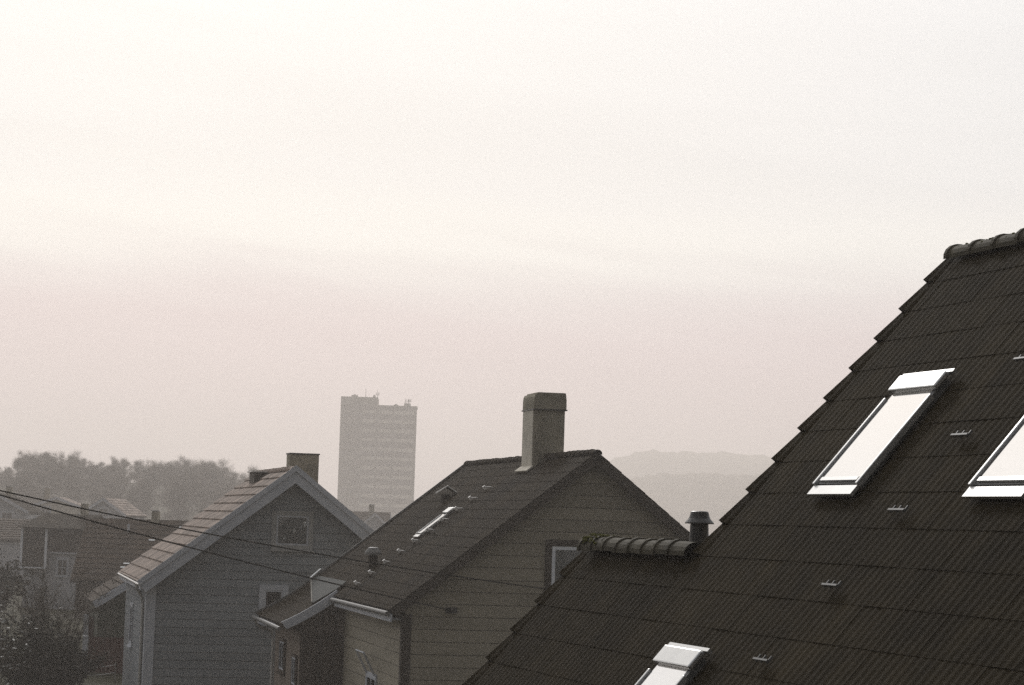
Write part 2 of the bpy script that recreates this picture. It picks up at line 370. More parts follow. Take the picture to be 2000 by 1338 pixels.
# ------------------------------------------------------------------ 1. near tiled house (right)
def tiled_house():
    az = -17.0; th = math.atan(1.155)
    T = thing('tiled_house', 'near house with steep dark tiled roof, bright skylights and lower wing, filling the right side', 'house', (2.73, 19.5, 0.0), az)
    ox, oz = 0.0, 6.62
    c, sn = math.cos(th), math.sin(th)
    def rp(s): return (s * c, oz + s * sn)          # point on the left slope, s measured up the slope
    # main roof: ridge at s=1.55, from v=-12 (camera side) to the verge v=0 ; wing ridge at s=-1.80 from v=0 to 2.75
    u_r, w_r = rp(1.55)
    Pm = slope_pt(u_r, w_r, -1, th)                  # q runs down from the main ridge
    Ltot = 6.1
    mb = MB()
    tile_slope(mb, u_r, w_r, -1, th, Ltot, -12.0, 0.0, course=0.343, tw=0.30, amp=0.0028, lift=0.0045, vlift=0.046, vmax=3.3, ribs=3, samples=18)
    qw = 3.43                                        # wing starts here (down from main ridge)
    tile_slope(mb, u_r, w_r, -1, th, Ltot, 0.0, 2.75, course=0.343, tw=0.30, amp=0.0028, lift=0.0045, vlift=0.046, ribs=3, samples=18, s_first=qw)
    rf = mb.build('roof', M_TILE, T)
    mb = MB()
    slab(mb, u_r, w_r, -1, th, Ltot - 0.02, -11.98, -0.06, 0.16, -0.03)
    c2 = slope_pt(u_r, w_r, -1, th)
    slope_box(mb, c2, qw + 0.02, Ltot - 0.02, -0.055, 2.70, -0.19, -0.032)
    slab(mb, u_r, w_r, 1, th, Ltot - 0.02, -11.98, -0.06, 0.16, -0.03)
    uw, ww = rp(1.55 - qw)
    slab(mb, uw, ww, 1, th, Ltot - qw - 0.02, -0.055, 2.70, 0.16, -0.034)
    mb.build('roof_deck', M_TRIMD, T)
    mb = MB()
    tile_slope(mb, u_r, w_r, 1, th, Ltot, -12.0, 0.0, course=0.343, tw=0.29, amp=0.014, lift=0.055, samples=4)
    tile_slope(mb, uw, ww, 1, th, Ltot - qw, 0.0, 2.75, course=0.343, tw=0.29, amp=0.014, lift=0.055, samples=4)
    mb.build('back_roof', M_TILE, T)
    ridge_tiles(T, u_r, w_r + 0.01, -12.0, -0.10, M_RIDGE, rad=0.105, n_each=0.40)
    ridge_tiles(T, uw, ww + 0.045, 0.06, 2.64, M_RIDGE, rad=0.108, n_each=0.32)
    # moss lumps on the ridge ends
    mb = MB()
    r = random.Random(3)
    def lump(x, y, z, s):
        n = 6; 
        for _ in range(1):
            rows = []
            for i in range(4):
                ph = math.pi * 0.5 * i / 3; rr = s * math.cos(ph) + 0.001
                rows.append([(x + rr * math.cos(2 * math.pi * k / n + i) * r.uniform(.8, 1.2), y + rr * math.sin(2 * math.pi * k / n + i) * r.uniform(.8, 1.2), z + s * 0.8 * math.sin(ph)) for k in range(n)])
            for r0, r1 in zip(rows, rows[1:]):
                for k in range(n): mb.face([r0[k], r0[(k + 1) % n], r1[(k + 1) % n], r1[k]])
    for i in range(55):
        v = 2.62 - abs(r.gauss(0, 0.22)); a = r.uniform(0.5, 2.9)
        lump(uw + 0.11 * math.cos(a), v, ww + 0.01 + 0.11 * math.sin(a), r.uniform(0.010, 0.028))
    for i in range(60):
        v = r.uniform(-3.0, 0.0); a = r.uniform(1.0, 2.6)
        lump(u_r + 0.095 * math.cos(a), v, w_r - 0.045 + 0.095 * math.sin(a), r.uniform(0.008, 0.018))
    mb.build('moss', M_MOSS, T).__setitem__('kind', 'stuff')
    # skylights (v decreases towards the camera; q = 1.55 - s)
    skylight(T, Pm, 1.55 + 0.10, 1.55 + 1.17, -2.09, -1.37)
    skylight(T, Pm, 1.55 + 0.10, 1.55 + 1.20, -4.62, -3.88)
    skylight(T, Pm, 1.55 + 2.88, 1.55 + 4.02, -1.90, -1.22)
    # small galvanised roof hooks, one under another
    for (s_, v_) in ((-0.72, -3.08), (-1.43, -3.06), (-2.13, -2.99), (-2.82, -2.88), (0.02, -3.08)):
        mb = MB(); q = 1.55 - s_
        slope_box(mb, Pm, q - 0.008, q + 0.008, v_ - 0.12, v_ + 0.12, 0.050, 0.066)
        for d in (-0.10, 0.0, 0.09): slope_box(mb, Pm, q - 0.05, q + 0.012, v_ + d, v_ + d + 0.012, 0.035, 0.051)
        mb.build('roof_hook', M_GUTTER, T)
    # vent with a hat behind the wing ridge
    vent_pipe(T, -1.06, 0.40, 5.05, 0.50, 0.085)
    # walls
    uL = u_r - (Ltot - 0.35) * c; uR = u_r + (Ltot - 0.35) * c
    mb = MB(); gable_core(mb, uL, uR, -0.3, u_r, w_r - 0.30, math.tan(th), -11.8, -0.25)
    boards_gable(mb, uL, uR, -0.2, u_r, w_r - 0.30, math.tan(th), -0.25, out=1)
    mb.build('wall', M_WALLO, T)
    mb = MB(); uL2 = uL; uR2 = uw + (Ltot - qw - 0.3) * c
    gable_core(mb, uL2, uR2, -0.3, uw, ww - 0.30, math.tan(th), -0.22, 2.5)
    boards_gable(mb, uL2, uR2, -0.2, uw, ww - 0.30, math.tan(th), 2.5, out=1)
    mb.build('wing_wall', M_WALLO, T)
    # eaves gutter on the left
    ue, we = Pm(Ltot + 0.04, 0, 0.0)[0], Pm(Ltot + 0.04, 0, 0.0)[2]
    mb = MB(); mb.tube([(ue - 0.04, -12.0, we - 0.06), (ue - 0.04, 2.8, we - 0.05)], 0.06, 10); mb.build('gutter', M_DARKM, T)
tiled_house()

# ------------------------------------------------------------------ 2. middle boarded house
def middle_house():
    az = -12.5; tn = 0.79; th = math.atan(tn); c, sn = math.cos(th), math.sin(th)
    T = thing('boarded_house', 'olive grey boarded house with dark roof, tall chimney and low side wing, in the middle', 'house', (1.81, 50.0, 0.0), az)
    zr = 6.95; v0, v1 = -0.30, 13.3
    Ls = 4.30 / c
    PL = slope_pt(0, zr, -1, th)
    mb = MB()
    tile_slope(mb, 0, zr, -1, th, Ls, v0, 7.8, course=0.335, tw=0.28, amp=0.009, lift=0.009, samples=4)
    tile_slope(mb, 0, zr, -1, th, 5.50 / c, 7.8, v1, course=0.335, tw=0.28, amp=0.009, lift=0.009, samples=4, flare=0.24, flare_from=0.74)
    tile_slope(mb, 0, zr, 1, th, Ls, v0, v1, course=0.335, tw=0.28, amp=0.009, lift=0.009, samples=3)
    mb.build('roof', M_TILE2, T)
    mb = MB()
    slab(mb, 0, zr, -1, th, Ls - 0.02, v0 + 0.04, 7.76, 0.14, -0.025); slab(mb, 0, zr, 1, th, Ls - 0.02, v0 + 0.04, v1 - 0.04, 0.14, -0.025)
    # catslide deck follows the flare
    for k in range(10):
        q0, q1 = (5.46 / c) * k / 10, (5.46 / c) * (k + 1) / 10
        L_ = 5.5 / c
        fz = lambda q: 0.24 * max(0, (q - L_ * .74) / (L_ * .26)) ** 2
        P = PL
        a = [P(q0, 7.80, -0.165), P(q1, 7.80, -0.165), P(q1, v1 - .04, -0.165), P(q0, v1 - .04, -0.165), P(q0, 7.80, -0.025), P(q1, 7.80, -0.025), P(q1, v1 - .04, -0.025), P(q0, v1 - .04, -0.025)]
        a = [(x, y, z + fz(q1 if i in (1, 2, 5, 6) else q0)) for i, (x, y, z) in enumerate(a)]
        mb.hexa(a)
    mb.build('roof_deck', M_TRIMD, T)
    # ridge
    ridge_tiles(T, 0, zr + 0.02, v0, v1, M_TILE2, rad=0.10, n_each=0.40)
    # bargeboards
    def barge(side, Lq, va, vb, h0, h1, m, name='bargeboard', f=None):
        P = slope_pt(0, zr, side, th); mb = MB(); n = 12
        for k in range(n):
            q0, q1 = Lq * k / n, Lq * (k + 1) / n
            z0 = f(q0) if f else 0; z1 = f(q1) if f else 0
            pts = []
            for q, z in ((q0, z0), (q1, z1)):
                for v, h in ((va, h0), (vb, h0), (vb, h1), (va, h1)):
                    p = P(q, v, h); pts.append((p[0], p[1], p[2] + z))
            a = pts; mb.hexa([a[0], a[4], a[5], a[1], a[3], a[7], a[6], a[2]])
        return mb.build(name, m, T)
    barge(-1, Ls, v0 + 0.0, v0 + 0.036, -0.20, -0.004, M_TRIMD); barge(1, Ls, v0, v0 + 0.036, -0.20, -0.004, M_TRIMD)
    L_ = 5.5 / c; fz = lambda q: 0.24 * max(0, (q - L_ * .74) / (L_ * .26)) ** 2
    barge(-1, L_, v1 + 0.002, v1 + 0.06, -0.14, 0.065, M_GUTTER, 'verge_flashing', fz)
    barge(1, Ls, v1 - 0.036, v1, -0.20, -0.004, M_TRIMD)
    # near verge trim of the low wing
    P = PL; mb = MB(); n = 6
    for k in range(n):
        q0 = 4.2 / c + (5.5 - 4.2) / c * k / n; q1 = 4.2 / c + (5.5 - 4.2) / c * (k + 1) / n
        pts = []
        for q in (q0, q1):
            for v, h in ((7.74, -0.15), (7.79, -0.15), (7.79, 0.06), (7.74, 0.06)):
                p = P(q, v, h); pts.append((p[0], p[1], p[2] + fz(q)))
        a = pts; mb.hexa([a[0], a[4], a[5], a[1], a[3], a[7], a[6], a[2]])
    mb.build('bargeboard', M_TRIM, T, label='pale bargeboard on the low wing')
    # pale sheet with an upright white batten on the wing roof
    mb = MB(); q = lambda u: u / c
    pt = [PL(q(4.20), 7.84, 0.06), PL(q(4.66), 8.5, 0.06), PL(q(4.12), 12.7, 0.06), PL(q(3.95), 12.7, 0.06), PL(q(3.95), 7.84, 0.06)]
    mb.prism(pt, (sn * -0.02, 0, c * 0.02)); mb.build('sheet_flashing', M_LEAD, T)
    mb = MB(); a = Vector(PL(q(4.66), 8.5, 0.10)); b = Vector(PL(q(4.12), 12.7, 0.10)); mb.tube([a, b], 0.018, 6); mb.build('batten', M_WOODP, T)
    mb = MB(); a = Vector(PL(q(4.10), 12.95, 0.12)); b = Vector(PL(q(3.80), 13.2, 0.12)); mb.tube([a, a.lerp(b, .5), b], [0.035, 0.035, 0.03], 8); mb.build('ridge_clip', M_ALU, T)
    # walls
    ul, ur = -3.98, 3.98; wt = zr - 0.20
    mb = MB(); gable_core(mb, ul, ur, -0.3, 0, wt, tn, 0.0, 13.0)
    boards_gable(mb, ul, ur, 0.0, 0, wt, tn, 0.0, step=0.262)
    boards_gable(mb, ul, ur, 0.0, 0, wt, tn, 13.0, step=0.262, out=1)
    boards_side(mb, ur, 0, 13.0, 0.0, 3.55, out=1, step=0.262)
    mb.build('wall', M_WALLO, T)
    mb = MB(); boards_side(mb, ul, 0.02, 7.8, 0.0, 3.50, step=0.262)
    mb.build('side_wall', M_WALLO, T)
    for a, b in ((ul - 0.03, ul + 0.17), (ur - 0.17, ur + 0.03)):
        mb = MB(); mb.box((a, -0.045, 0), (b, 0.0, 3.46)); mb.box((a, 0.0, 0), (a + 0.028 if a < 0 else a - 0.0, 0.14, 3.46)) if a < 0 else None
        mb.build('corner_board', M_TRIMD, T)
    # wing walls
    mb = MB(); wl = -5.02
    P5 = lambda u: zr - tn * u + 0.10 * 0 - 0.2
    mb.prism([(wl, 8.12, -0.2), (ul + 0.01, 8.12, -0.2), (ul + 0.01, 8.12, P5(3.97)), (wl, 8.12, P5(5.02) + 0.08)], (0, 4.9, 0))
    mb.build('wing_wall', M_WALLR, T)
    mb = MB(); mb.box((wl - 0.005, 8.075, 0), (wl + 0.95, 8.118, 2.62)); 
    x = wl + 0.02
    while x < ul - 0.16:
        mb.box((x, 8.055, 0), (x + 0.035, 8.0745, P5(-x) + 0.02 if x > wl + .0 else 2.6)); x += 0.16
    mb.build('plank_cladding', M_WALLB, T)
    # door on the wing
    mb = MB(); mb.box((-4.52, 7.995, 0.0), (-4.02, 8.05, 2.5)); D = mb.build('door', M_WALLB, T)
    mb = MB(); mb.box((-4.58, 7.98, 0.0), (-4.522, 8.054, 2.56)); mb.box((-4.018, 7.98, 0.0), (-3.96, 8.054, 2.56)); mb.box((-4.522, 7.98, 2.502), (-4.018, 8.054, 2.56)); mb.build('frame', M_TRIMD, D)
    window(T, 10.75, 11.65, 1.55, 2.25, wl, casing=0.07, axis='x', bars=(1, 0), m_case=M_WALLB)
    window(T, 8.45, 9.15, 1.35, 2.0, wl, casing=0.07, axis='x', bars=(1, 0), m_case=M_WALLB)
    # gutters and downpipes
    mb = MB(); mb.tube([(-4.37, v0, 3.47), (-4.37, 7.72, 3.45)], 0.05, 10); mb.build('gutter', M_GUTTER, T)
    mb = MB(); mb.tube([(-5.58, 7.75, 2.73), (-5.58, 13.3, 2.76)], 0.05, 10); mb.build('gutter', M_GUTTER, T)
    mb = MB(); mb.tube([(-5.58, 12.9, 2.72), (-5.50, 12.95, 2.58), (-5.12, 13.06, 2.42), (-5.07, 13.06, 2.2), (-5.07, 13.06, 0)], 0.04, 8); mb.build('downpipe', M_ZINC, T)
    mb = MB(); mb.box((-4.30, -0.28, 3.30), (-4.26, 7.72, 3.46)); mb.build('fascia', M_TRIM, T)
    mb = MB(); mb.box((-4.255, 0.0, 3.33), (-3.985, 7.72, 3.36)); mb.build('soffit', M_TRIM, T)
    # gable window
    window(T, -0.86, 0.50, 3.55, 4.95, 0.0, casing=0.14, m_case=M_TRIMD, m_frame=M_WHITE, curtains=0.20, bars=(0, 0), pane_brightener=0.97)  # white sheet behind this pane stands in for reflected sky
    # open window in the side wall, its sash hanging outwards
    W = window(T, 2.95, 4.15, 0.9, 1.92, ul, casing=0.08, axis='x', bars=(1, 0), m_case=M_TRIM)
    mb = MB()
    for y in (3.0, 4.08):
        mb.tube([(ul - 0.06, y, 1.98), (ul - 0.34, y - 0.15, 2.48)], 0.025, 6)
    mb.tube([(ul - 0.34, 2.85, 2.48), (ul - 0.34, 3.93, 2.48)], 0.02, 6); mb.build('open_sash', M_TRIM, W)
    # big chimney: sunlight on its left face painted as a paler slab, curved hood
    mb = MB(); mb.box((-0.36, 4.12, 5.9), (0.36, 5.22, 8.06)); ch = mb.build('chimney', M_BRICK, T, bevel=0.01)
    mb = MB(); mb.box((-0.385, 4.16, 6.62), (-0.362, 5.20, 8.04)); mb.build('painted_lit_face', M_CHPALE, ch)
    mb = MB()
    prof = [(-0.385, 8.03), (0.385, 8.03), (0.383, 8.25), (0.37, 8.37), (0.355, 8.42), (-0.29, 8.42), (-0.295, 8.39), (-0.35, 8.38), (-0.375, 8.32), (-0.383, 8.22)]
    mb.prism([(x, 4.09, z) for x, z in prof], (0, 1.16, 0)); mb.build('chimney_hood', M_BRICK, ch)
    mb = MB(); mb.box((-0.40, 4.045, 8.012), (0.40, 5.29, 8.04)); mb.build('hood_rim', M_DARKM, ch)
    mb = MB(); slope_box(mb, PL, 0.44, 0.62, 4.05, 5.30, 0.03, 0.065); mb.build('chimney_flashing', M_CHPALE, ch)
    # skylight
    skylight(T, PL, q(1.66), q(2.42), 6.55, 7.10, hood=0.17)
    # ladder of roof steps
    for k in range(10):
        t = k / 9; u = 3.93 + (0.99 - 3.93) * t; va = 6.55 - 0.35 * t; vb = 5.85 - 0.45 * t
        mb = MB(); qq = q(u)
        slope_box(mb, PL, qq - 0.010, qq + 0.010, vb, va, 0.075, 0.092); st = mb.build('roof_step', M_DARKM, T)
        mb = MB(); slope_box(mb, PL, qq - 0.032, qq + 0.032, va - 0.045, va + 0.045, 0.03, 0.115); mb.build('bracket', M_GLINT, st)  # sun glint on the bracket is painted in white
        mb = MB(); slope_box(mb, PL, qq - 0.015, qq + 0.01, vb - 0.03, vb + 0.03, 0.03, 0.075); mb.build('bracket', M_ZINC, st)
    # hooded vents
    mb = MB(); u, v = 1.30, 9.6; z = zr - tn * u
    mb.box((-u - 0.10, v - 0.10, z - 0.2), (-u + 0.10, v + 0.10, z + 0.15)); vt = mb.build('roof_vent', M_TILE2, T)
    mb = MB()
    mb.hexa([(-u - 0.29, v - 0.2, z + 0.14), (-u, v - 0.2, z + 0.33), (-u, v + 0.2, z + 0.33), (-u - 0.29, v + 0.2, z + 0.14),
             (-u - 0.27, v - 0.2, z + 0.155), (-u, v - 0.2, z + 0.345), (-u, v + 0.2, z + 0.345), (-u - 0.27, v + 0.2, z + 0.155)])
    mb.hexa([(-u, v - 0.2, z + 0.33), (-u + 0.29, v - 0.2, z + 0.17), (-u + 0.29, v + 0.2, z + 0.17), (-u, v + 0.2, z + 0.33),
             (-u, v - 0.2, z + 0.37), (-u + 0.29, v - 0.2, z + 0.205), (-u + 0.29, v + 0.2, z + 0.205), (-u, v + 0.2, z + 0.37)])
    vh = mb.build('vent_hood', M_TILE2, vt)
    for sg, dz in ((-1, 0.0), (1, 0.01)):
        mb = MB(); x1 = -u + sg * 0.30
        mb.hexa([(-u, v - 0.25, z + 0.345), (x1, v - 0.25, z + 0.155), (x1, v - 0.215, z + 0.155), (-u, v - 0.215, z + 0.345),
                 (-u, v - 0.25, z + 0.375), (x1, v - 0.25, z + 0.185), (x1, v - 0.215, z + 0.185), (-u, v - 0.215, z + 0.375)])
        mb.build('hood_edge_glint', M_GLINT, vh)  # white strips added to paint the highlight along the hood edges
    u, v = 3.42, 7.55; z = zr - tn * u
    mb = MB(); mb.tube([(-u, v, z - 0.1), (-u, v, z + 0.34)], 0.11, 12); vt = mb.build('roof_vent', M_TILE2, T)
    mb = MB(); mb.tube([(-u, v, z + 0.30), (-u, v, z + 0.36), (-u, v, z + 0.47), (-u, v, z + 0.48)], [0.21, 0.20, 0.12, 0.08], 14); mb.build('vent_hat', M_GUTTER, vt)
    # cable anchor on the gable
    mb = MB(); mb.box((-3.10, -0.10, 3.50), (-2.86, -0.02, 3.62)); mb.tube([(-2.98, -0.10, 3.56), (-2.98, -0.22, 3.56)], 0.035, 8); mb.build('cable_anchor', M_DARKM, T)
    return T
middle_house()

# ------------------------------------------------------------------ 3. left boarded house
def left_house():
    az = -12.5; tn = 0.78; th = math.atan(tn); c, sn = math.cos(th), math.sin(th)
    T = thing('boarded_house', 'blue grey boarded house with pale tiled roof and broad white bargeboards, left of the middle', 'house', (-5.98, 66.0, 0.0), az)
    zr = 6.72; v0, v1 = -0.40, 9.6
    Ls = 4.16 / c
    PL = slope_pt(0, zr, -1, th)
    mb = MB()
    tile_slope(mb, 0, zr, -1, th, Ls, v0, v1, course=0.40, tw=0.30, amp=0.012, lift=0.045, samples=4)
    tile_slope(mb, 0, zr, 1, th, Ls, v0, v1, course=0.40, tw=0.30, amp=0.012, lift=0.045, samples=3)
    mb.build('roof', M_TILE3, T)
    mb = MB(); slab(mb, 0, zr, -1, th, Ls - .02, v0 + .06, v1 - .02, 0.14, -0.03); slab(mb, 0, zr, 1, th, Ls - .02, v0 + .06, v1 - .02, 0.14, -0.03)
    mb.build('roof_deck', M_TRIMD, T)
    ridge_tiles(T, 0, zr + 0.03, v0 + 0.3, v1, M_TILE3, rad=0.11, n_each=0.40)
    for side in (-1, 1):
        P = slope_pt(0, zr, side, th); mb = MB()
        m = 0.0 if side < 0 else 0.0
        # mitred at the apex: first cut vertical at x=0
        h0, h1 = -0.31, 0.05
        def cut(h): return 0.0 + h * sn / c * -1 if False else -h * sn / c
        pts = []
        for v in (v0 - 0.05, v0 - 0.01):
            pts += [P(cut(h0), v, h0), P(Ls + 0.04, v, h0), P(Ls + 0.04, v, h1), P(cut(h1), v, h1)]
        a = pts; mb.hexa([a[0], a[1], a[5], a[4], a[3], a[2], a[6], a[7]])
        h0, h1 = -0.05, 0.085; pts = []
        for v in (v0 - 0.085, v0 - 0.052):
            pts += [P(cut(h0), v, h0), P(Ls + 0.05, v, h0), P(Ls + 0.05, v, h1), P(cut(h1), v, h1)]
        a = pts; mb.hexa([a[0], a[1], a[5], a[4], a[3], a[2], a[6], a[7]])
        mb.build('bargeboard', M_TRIM, T)
    ul, ur = -3.93, 3.93; wt = zr - 0.20
    mb = MB(); gable_core(mb, ul, ur, -0.3, 0, wt, tn, 0.0, 9.3)
    boards_gable(mb, ul, ur, 0.0, 0, wt, tn, 0.0, step=0.225)
    boards_gable(mb, ul, ur, 0.0, 0, wt, tn, 9.3, step=0.225, out=1)
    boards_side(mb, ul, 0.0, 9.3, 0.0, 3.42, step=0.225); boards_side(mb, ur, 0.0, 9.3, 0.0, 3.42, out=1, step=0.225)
    mb.build('wall', M_WALLG, T)
    mb = MB(); mb.box((ul - 0.03, -0.05, 0), (ul + 0.24, 0.0, 3.42)); mb.box((ul - 0.03, 0.0, 0), (ul - 0.0, 0.16, 3.42)); mb.build('corner_board', M_TRIM, T)
    mb = MB(); mb.box((ur - 0.24, -0.05, 0), (ur + 0.03, 0.0, 3.42)); mb.build('corner_board', M_TRIM, T)
    mb = MB(); mb.box((-4.14, v0, 3.27), (-4.11, v1, 3.42)); mb.build('fascia', M_TRIM, T)
    mb = MB(); mb.tube([(-4.19, v0, 3.42), (-4.19, v1, 3.44)], 0.035, 10); mb.build('gutter', M_ALU, T)
    mb = MB(); mb.tube([(-4.2, 0.5, 3.42), (-4.18, 0.5, 3.3), (-4.02, 0.5, 3.05), (-4.0, 0.5, 2.8), (-4.0, 0.5, 0)], 0.045, 8); mb.build('downpipe', M_ZINC, T)
    window(T, -0.44, 0.46, 4.60, 5.42, 0.0, casing=0.13, curtains=0.48, bars=(0, 0), m_case=M_CASE, pane_brightener=0.93, brightener_m=M_CASE)  # grey sheet added behind this glass to lighten the dark pane
    window(T, -0.70, -0.19, 2.55, 3.34, 0.0, casing=0.15, bars=(0, 0), m_case=M_TRIM)
    window(T, 5.2, 6.2, 1.5, 2.6, ul, casing=0.09, axis='x', bars=(1, 1))
    # chimney block
    mb = MB(); mb.box((0.30, 3.4, 5.2), (1.16, 4.2, 7.23)); ch = mb.build('chimney', M_BRICK, T, bevel=0.012)
    mb = MB(); mb.box((0.28, 3.37, 7.232), (1.18, 4.23, 7.27)); mb.build('chimney_cap', M_DARKM, ch)
    # raised hatch near the far end of the ridge
    mb = MB(); mb.box((-0.52, 5.3, 6.2), (-0.06, 6.6, 6.70)); ht = mb.build('roof_hatch', M_TRIMD, T)
    mb = MB(); mb.box((-0.60, 5.2, 6.702), (-0.02, 6.7, 6.735)); mb.build('hatch_cover', M_ALU, ht)
    return T
left_house()

# ------------------------------------------------------------------ simple gabled house for the background
def bg_house(name, label, loc, az, half, depth, eave, ridge, m_wall, m_roof, windows=(), chimneys=(), trim=M_TRIM, over=0.25, along=False):
    """gable faces the camera unless along=True (then the eave side does)"""
    T = thing(name, label, 'house', loc, az + (90 if along else 0))
    tn = (ridge - eave) / half; th = math.atan(tn); c = math.cos(th)
    v0, v1 = (-over, depth + over)
    Lq = (half + over) / c
    mb = MB()
    for s_ in (-1, 1): tile_slope(mb, 0, ridge, s_, th, Lq, v0, v1, course=0.4, tw=0.4, amp=0.015, lift=0.05, samples=2)
    mb.build('roof', m_roof, T)
    mb = MB()
    for s_ in (-1, 1): slab(mb, 0, ridge, s_, th, Lq - .02, v0 + .03, v1 - .03, 0.16, -0.02)
    mb.build('roof_deck', M_TRIMD, T)
    mb = MB(); gable_core(mb, -half, half, -0.5, 0, ridge - 0.2, tn, 0, depth); 
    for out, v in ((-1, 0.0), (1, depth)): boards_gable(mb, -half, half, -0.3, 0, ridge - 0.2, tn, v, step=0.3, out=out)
    mb.build('wall', m_wall, T)
    for s_ in (-1, 1):
        P = slope_pt(0, ridge, s_, th)
        for v in (v0 - 0.03, v1):
            mb = MB(); slope_box(mb, P, 0.0, Lq, v, v + 0.03, -0.22, 0.03); mb.build('bargeboard', trim, T)
    for (axis, v, u0, u1, w0, w1) in windows:
        window(T, u0, u1, w0, w1, v, casing=0.1, axis=axis, bars=(1, 1), out=-1 if v <= 0 else 1, sill=False)
    for (u, v, w, dp, h) in chimneys:
        mb = MB(); mb.box((u - w / 2, v - dp / 2, ridge - 1.2), (u + w / 2, v + dp / 2, ridge + h)); ch = mb.build('chimney', M_BRICK, T)
        mb = MB(); mb.box((u - w / 2 - .04, v - dp / 2 - .04, ridge + h + .002), (u + w / 2 + .04, v + dp / 2 + .04, ridge + h + 0.06)); mb.build('chimney_cap', M_ALU, ch)
    return T

# outbuilding behind the left house
def outbuilding():
    T = bg_house('outbuilding', 'low dark green outbuilding with brown roof behind the blue grey house', (-11.2, 80, 0), -12.5, 2.45, 5.5, 2.45, 4.05, M_GREEN, M_TILER, trim=M_TRIM, over=0.2)
    return T
outbuilding()

# dark house with white corner boards
def white_trim_house():
    T = thing('dark_house', 'dark house with white corner boards and pale lower storey behind bare bushes, far left', 'house', (-26.6, 130, 0), 4)
    # local x: 0 (bay left) .. 3.6 ; pale lower storey, dark upper storey
    mb = MB(); mb.box((0.05, 0.45, -0.3), (3.45, 6.0, 2.95)); mb.build('lower_wall', M_PALEW, T)
    mb = MB(); mb.box((0.0, 0.0, 2.2), (1.35, 0.44, 4.35)); mb.build('bay', M_TRIMD, T)
    mb = MB(); mb.box((1.36, 0.35, 3.05), (3.50, 6.0, 4.4)); mb.box((0.0, 0.442, 2.952), (1.355, 6.0, 4.35)); mb.build('upper_wall', M_WALLB, T)
    for x, z0, z1, y in ((-0.06, 2.2, 4.4, -0.03), (1.30, 2.2, 4.3, -0.03), (3.44, 1.4, 3.9, 0.30)):
        mb = MB(); mb.box((x, y, z0), (x + 0.13, y + 0.10, z1)); mb.build('corner_board', M_WHITE, T)
    mb = MB(); mb.box((-0.05, -0.035, 2.12), (1.40, 0.02, 2.20)); mb.build('skirt_board', M_WHITE, T)
    mb = MB(); mb.box((1.40, 0.30, 2.96), (3.5, 0.449, 3.04)); mb.build('string_course', M_TRIM, T)
    window(T, 1.95, 2.50, 1.75, 2.65, 0.45, casing=0.09, bars=(1, 1), sill=False)
    mb = MB(); a = [(-0.25, -0.25, 4.36), (3.75, -0.25, 4.36), (3.75, 6.2, 4.36), (-0.25, 6.2, 4.36)]; rr = [(0.45, 2.9, 5.15), (3.65, 2.9, 5.15)]
    mb.face([a[0], a[1], rr[1], rr[0]]); mb.face([a[2], a[3], rr[0], rr[1]]); mb.face([a[3], a[0], rr[0]]); mb.face([a[1], a[2], rr[1]]); mb.face([a[3], a[2], a[1], a[0]])
    mb.build('roof', M_TILE2, T)
    mb = MB(); mb.box((2.55, 2.6, 4.9), (2.85, 3.2, 5.75)); mb.build('chimney', M_BRICK, T)
white_trim_house()

# long house with rusty brown roof
def long_house():
    T = bg_house('long_house', 'long house with broad rust brown roof, two stub chimneys, beside the blue grey house', (-21.4, 122, 0), 0, 3.6, 11.0, 2.1, 5.0, M_WALLB, M_TILER, along=True, trim=M_TRIMD,
                 chimneys=((0.0, 3.3, 0.6, 0.35, 0.45), (0.1, 5.9, 0.6, 0.55, 0.5)))
    # after the 90 degree turn local y runs along +x of the world
    P = slope_pt(0, 5.0, 1, math.atan(2.9 / 3.6))
    mb = MB(); p = P(1.1, 2.05, 0.0); mb.tube([p, (p[0], p[1], p[2] + 0.45)], 0.06, 8); mb.build('vent_pipe', M_TRIM, T)
    for (q_, v_) in ((1.7, 3.2), (3.6, 2.2), (3.9, 2.1), (0.6, 4.6)):
        mb = MB(); slope_box(mb, P, q_, q_ + 0.08, v_, v_ + 0.3, 0.05, 0.10); mb.build('roof_hook', M_ALU, T)
long_house()

bg_house('red_roofed_house', 'pale house with reddish roof beyond the dark hedge, at the left edge', (-38.2, 175, 0), -2, 3.2, 5.5, 3.2, 4.6, M_PALEW, M_TILER,
         windows=(('x', -3.2, 1.0, 2.0, 1.4, 2.6), ('x', -3.2, 3.0, 4.0, 1.4, 2.6)), along=True)
bg_house('white_house', 'pale two storey house rising above the red roof, far left edge', (-43.2, 200, 1.0), 0, 2.6, 6.0, 4.2, 5.6, M_PALEW, M_TILE2,
         windows=(('y', 0.0, -1.6, -0.7, 3.0, 4.0), ('y', 0.0, 0.5, 1.4, 3.0, 4.0)), chimneys=((0.4, 3, 0.5, 0.5, 0.6),))
bg_house('white_gabled_house', 'small white gabled house below the bare trees, above the rusty roof', (-38.4, 225, 0.6), 6, 2.1, 7.0, 4.55, 6.0, M_PALEW, M_TILE3,
         windows=(('y', 0.0, -0.5, 0.5, 4.2, 5.0),), chimneys=())
bg_house('grey_house', 'grey house with low roof among the trees, behind the dark house', (-45.0, 236, 0.8), -4, 3.4, 7.0, 4.6, 5.8, M_TBAND, M_TILE3,
         windows=(('y', 0.0, -1.5, -0.6, 3.9, 4.8),), chimneys=((-1.2, 2.0, 0.5, 0.5, 0.9),))
bg_house('small_gabled_house', 'small pale gabled house with chimney, in the gap before the tower block', (-14.2, 255, 0), -6, 2.25, 7.5, 4.1, 6.05, M_PALEW, M_TILE2,
         chimneys=((-0.2, 4.0, 0.55, 0.55, 0.9),))
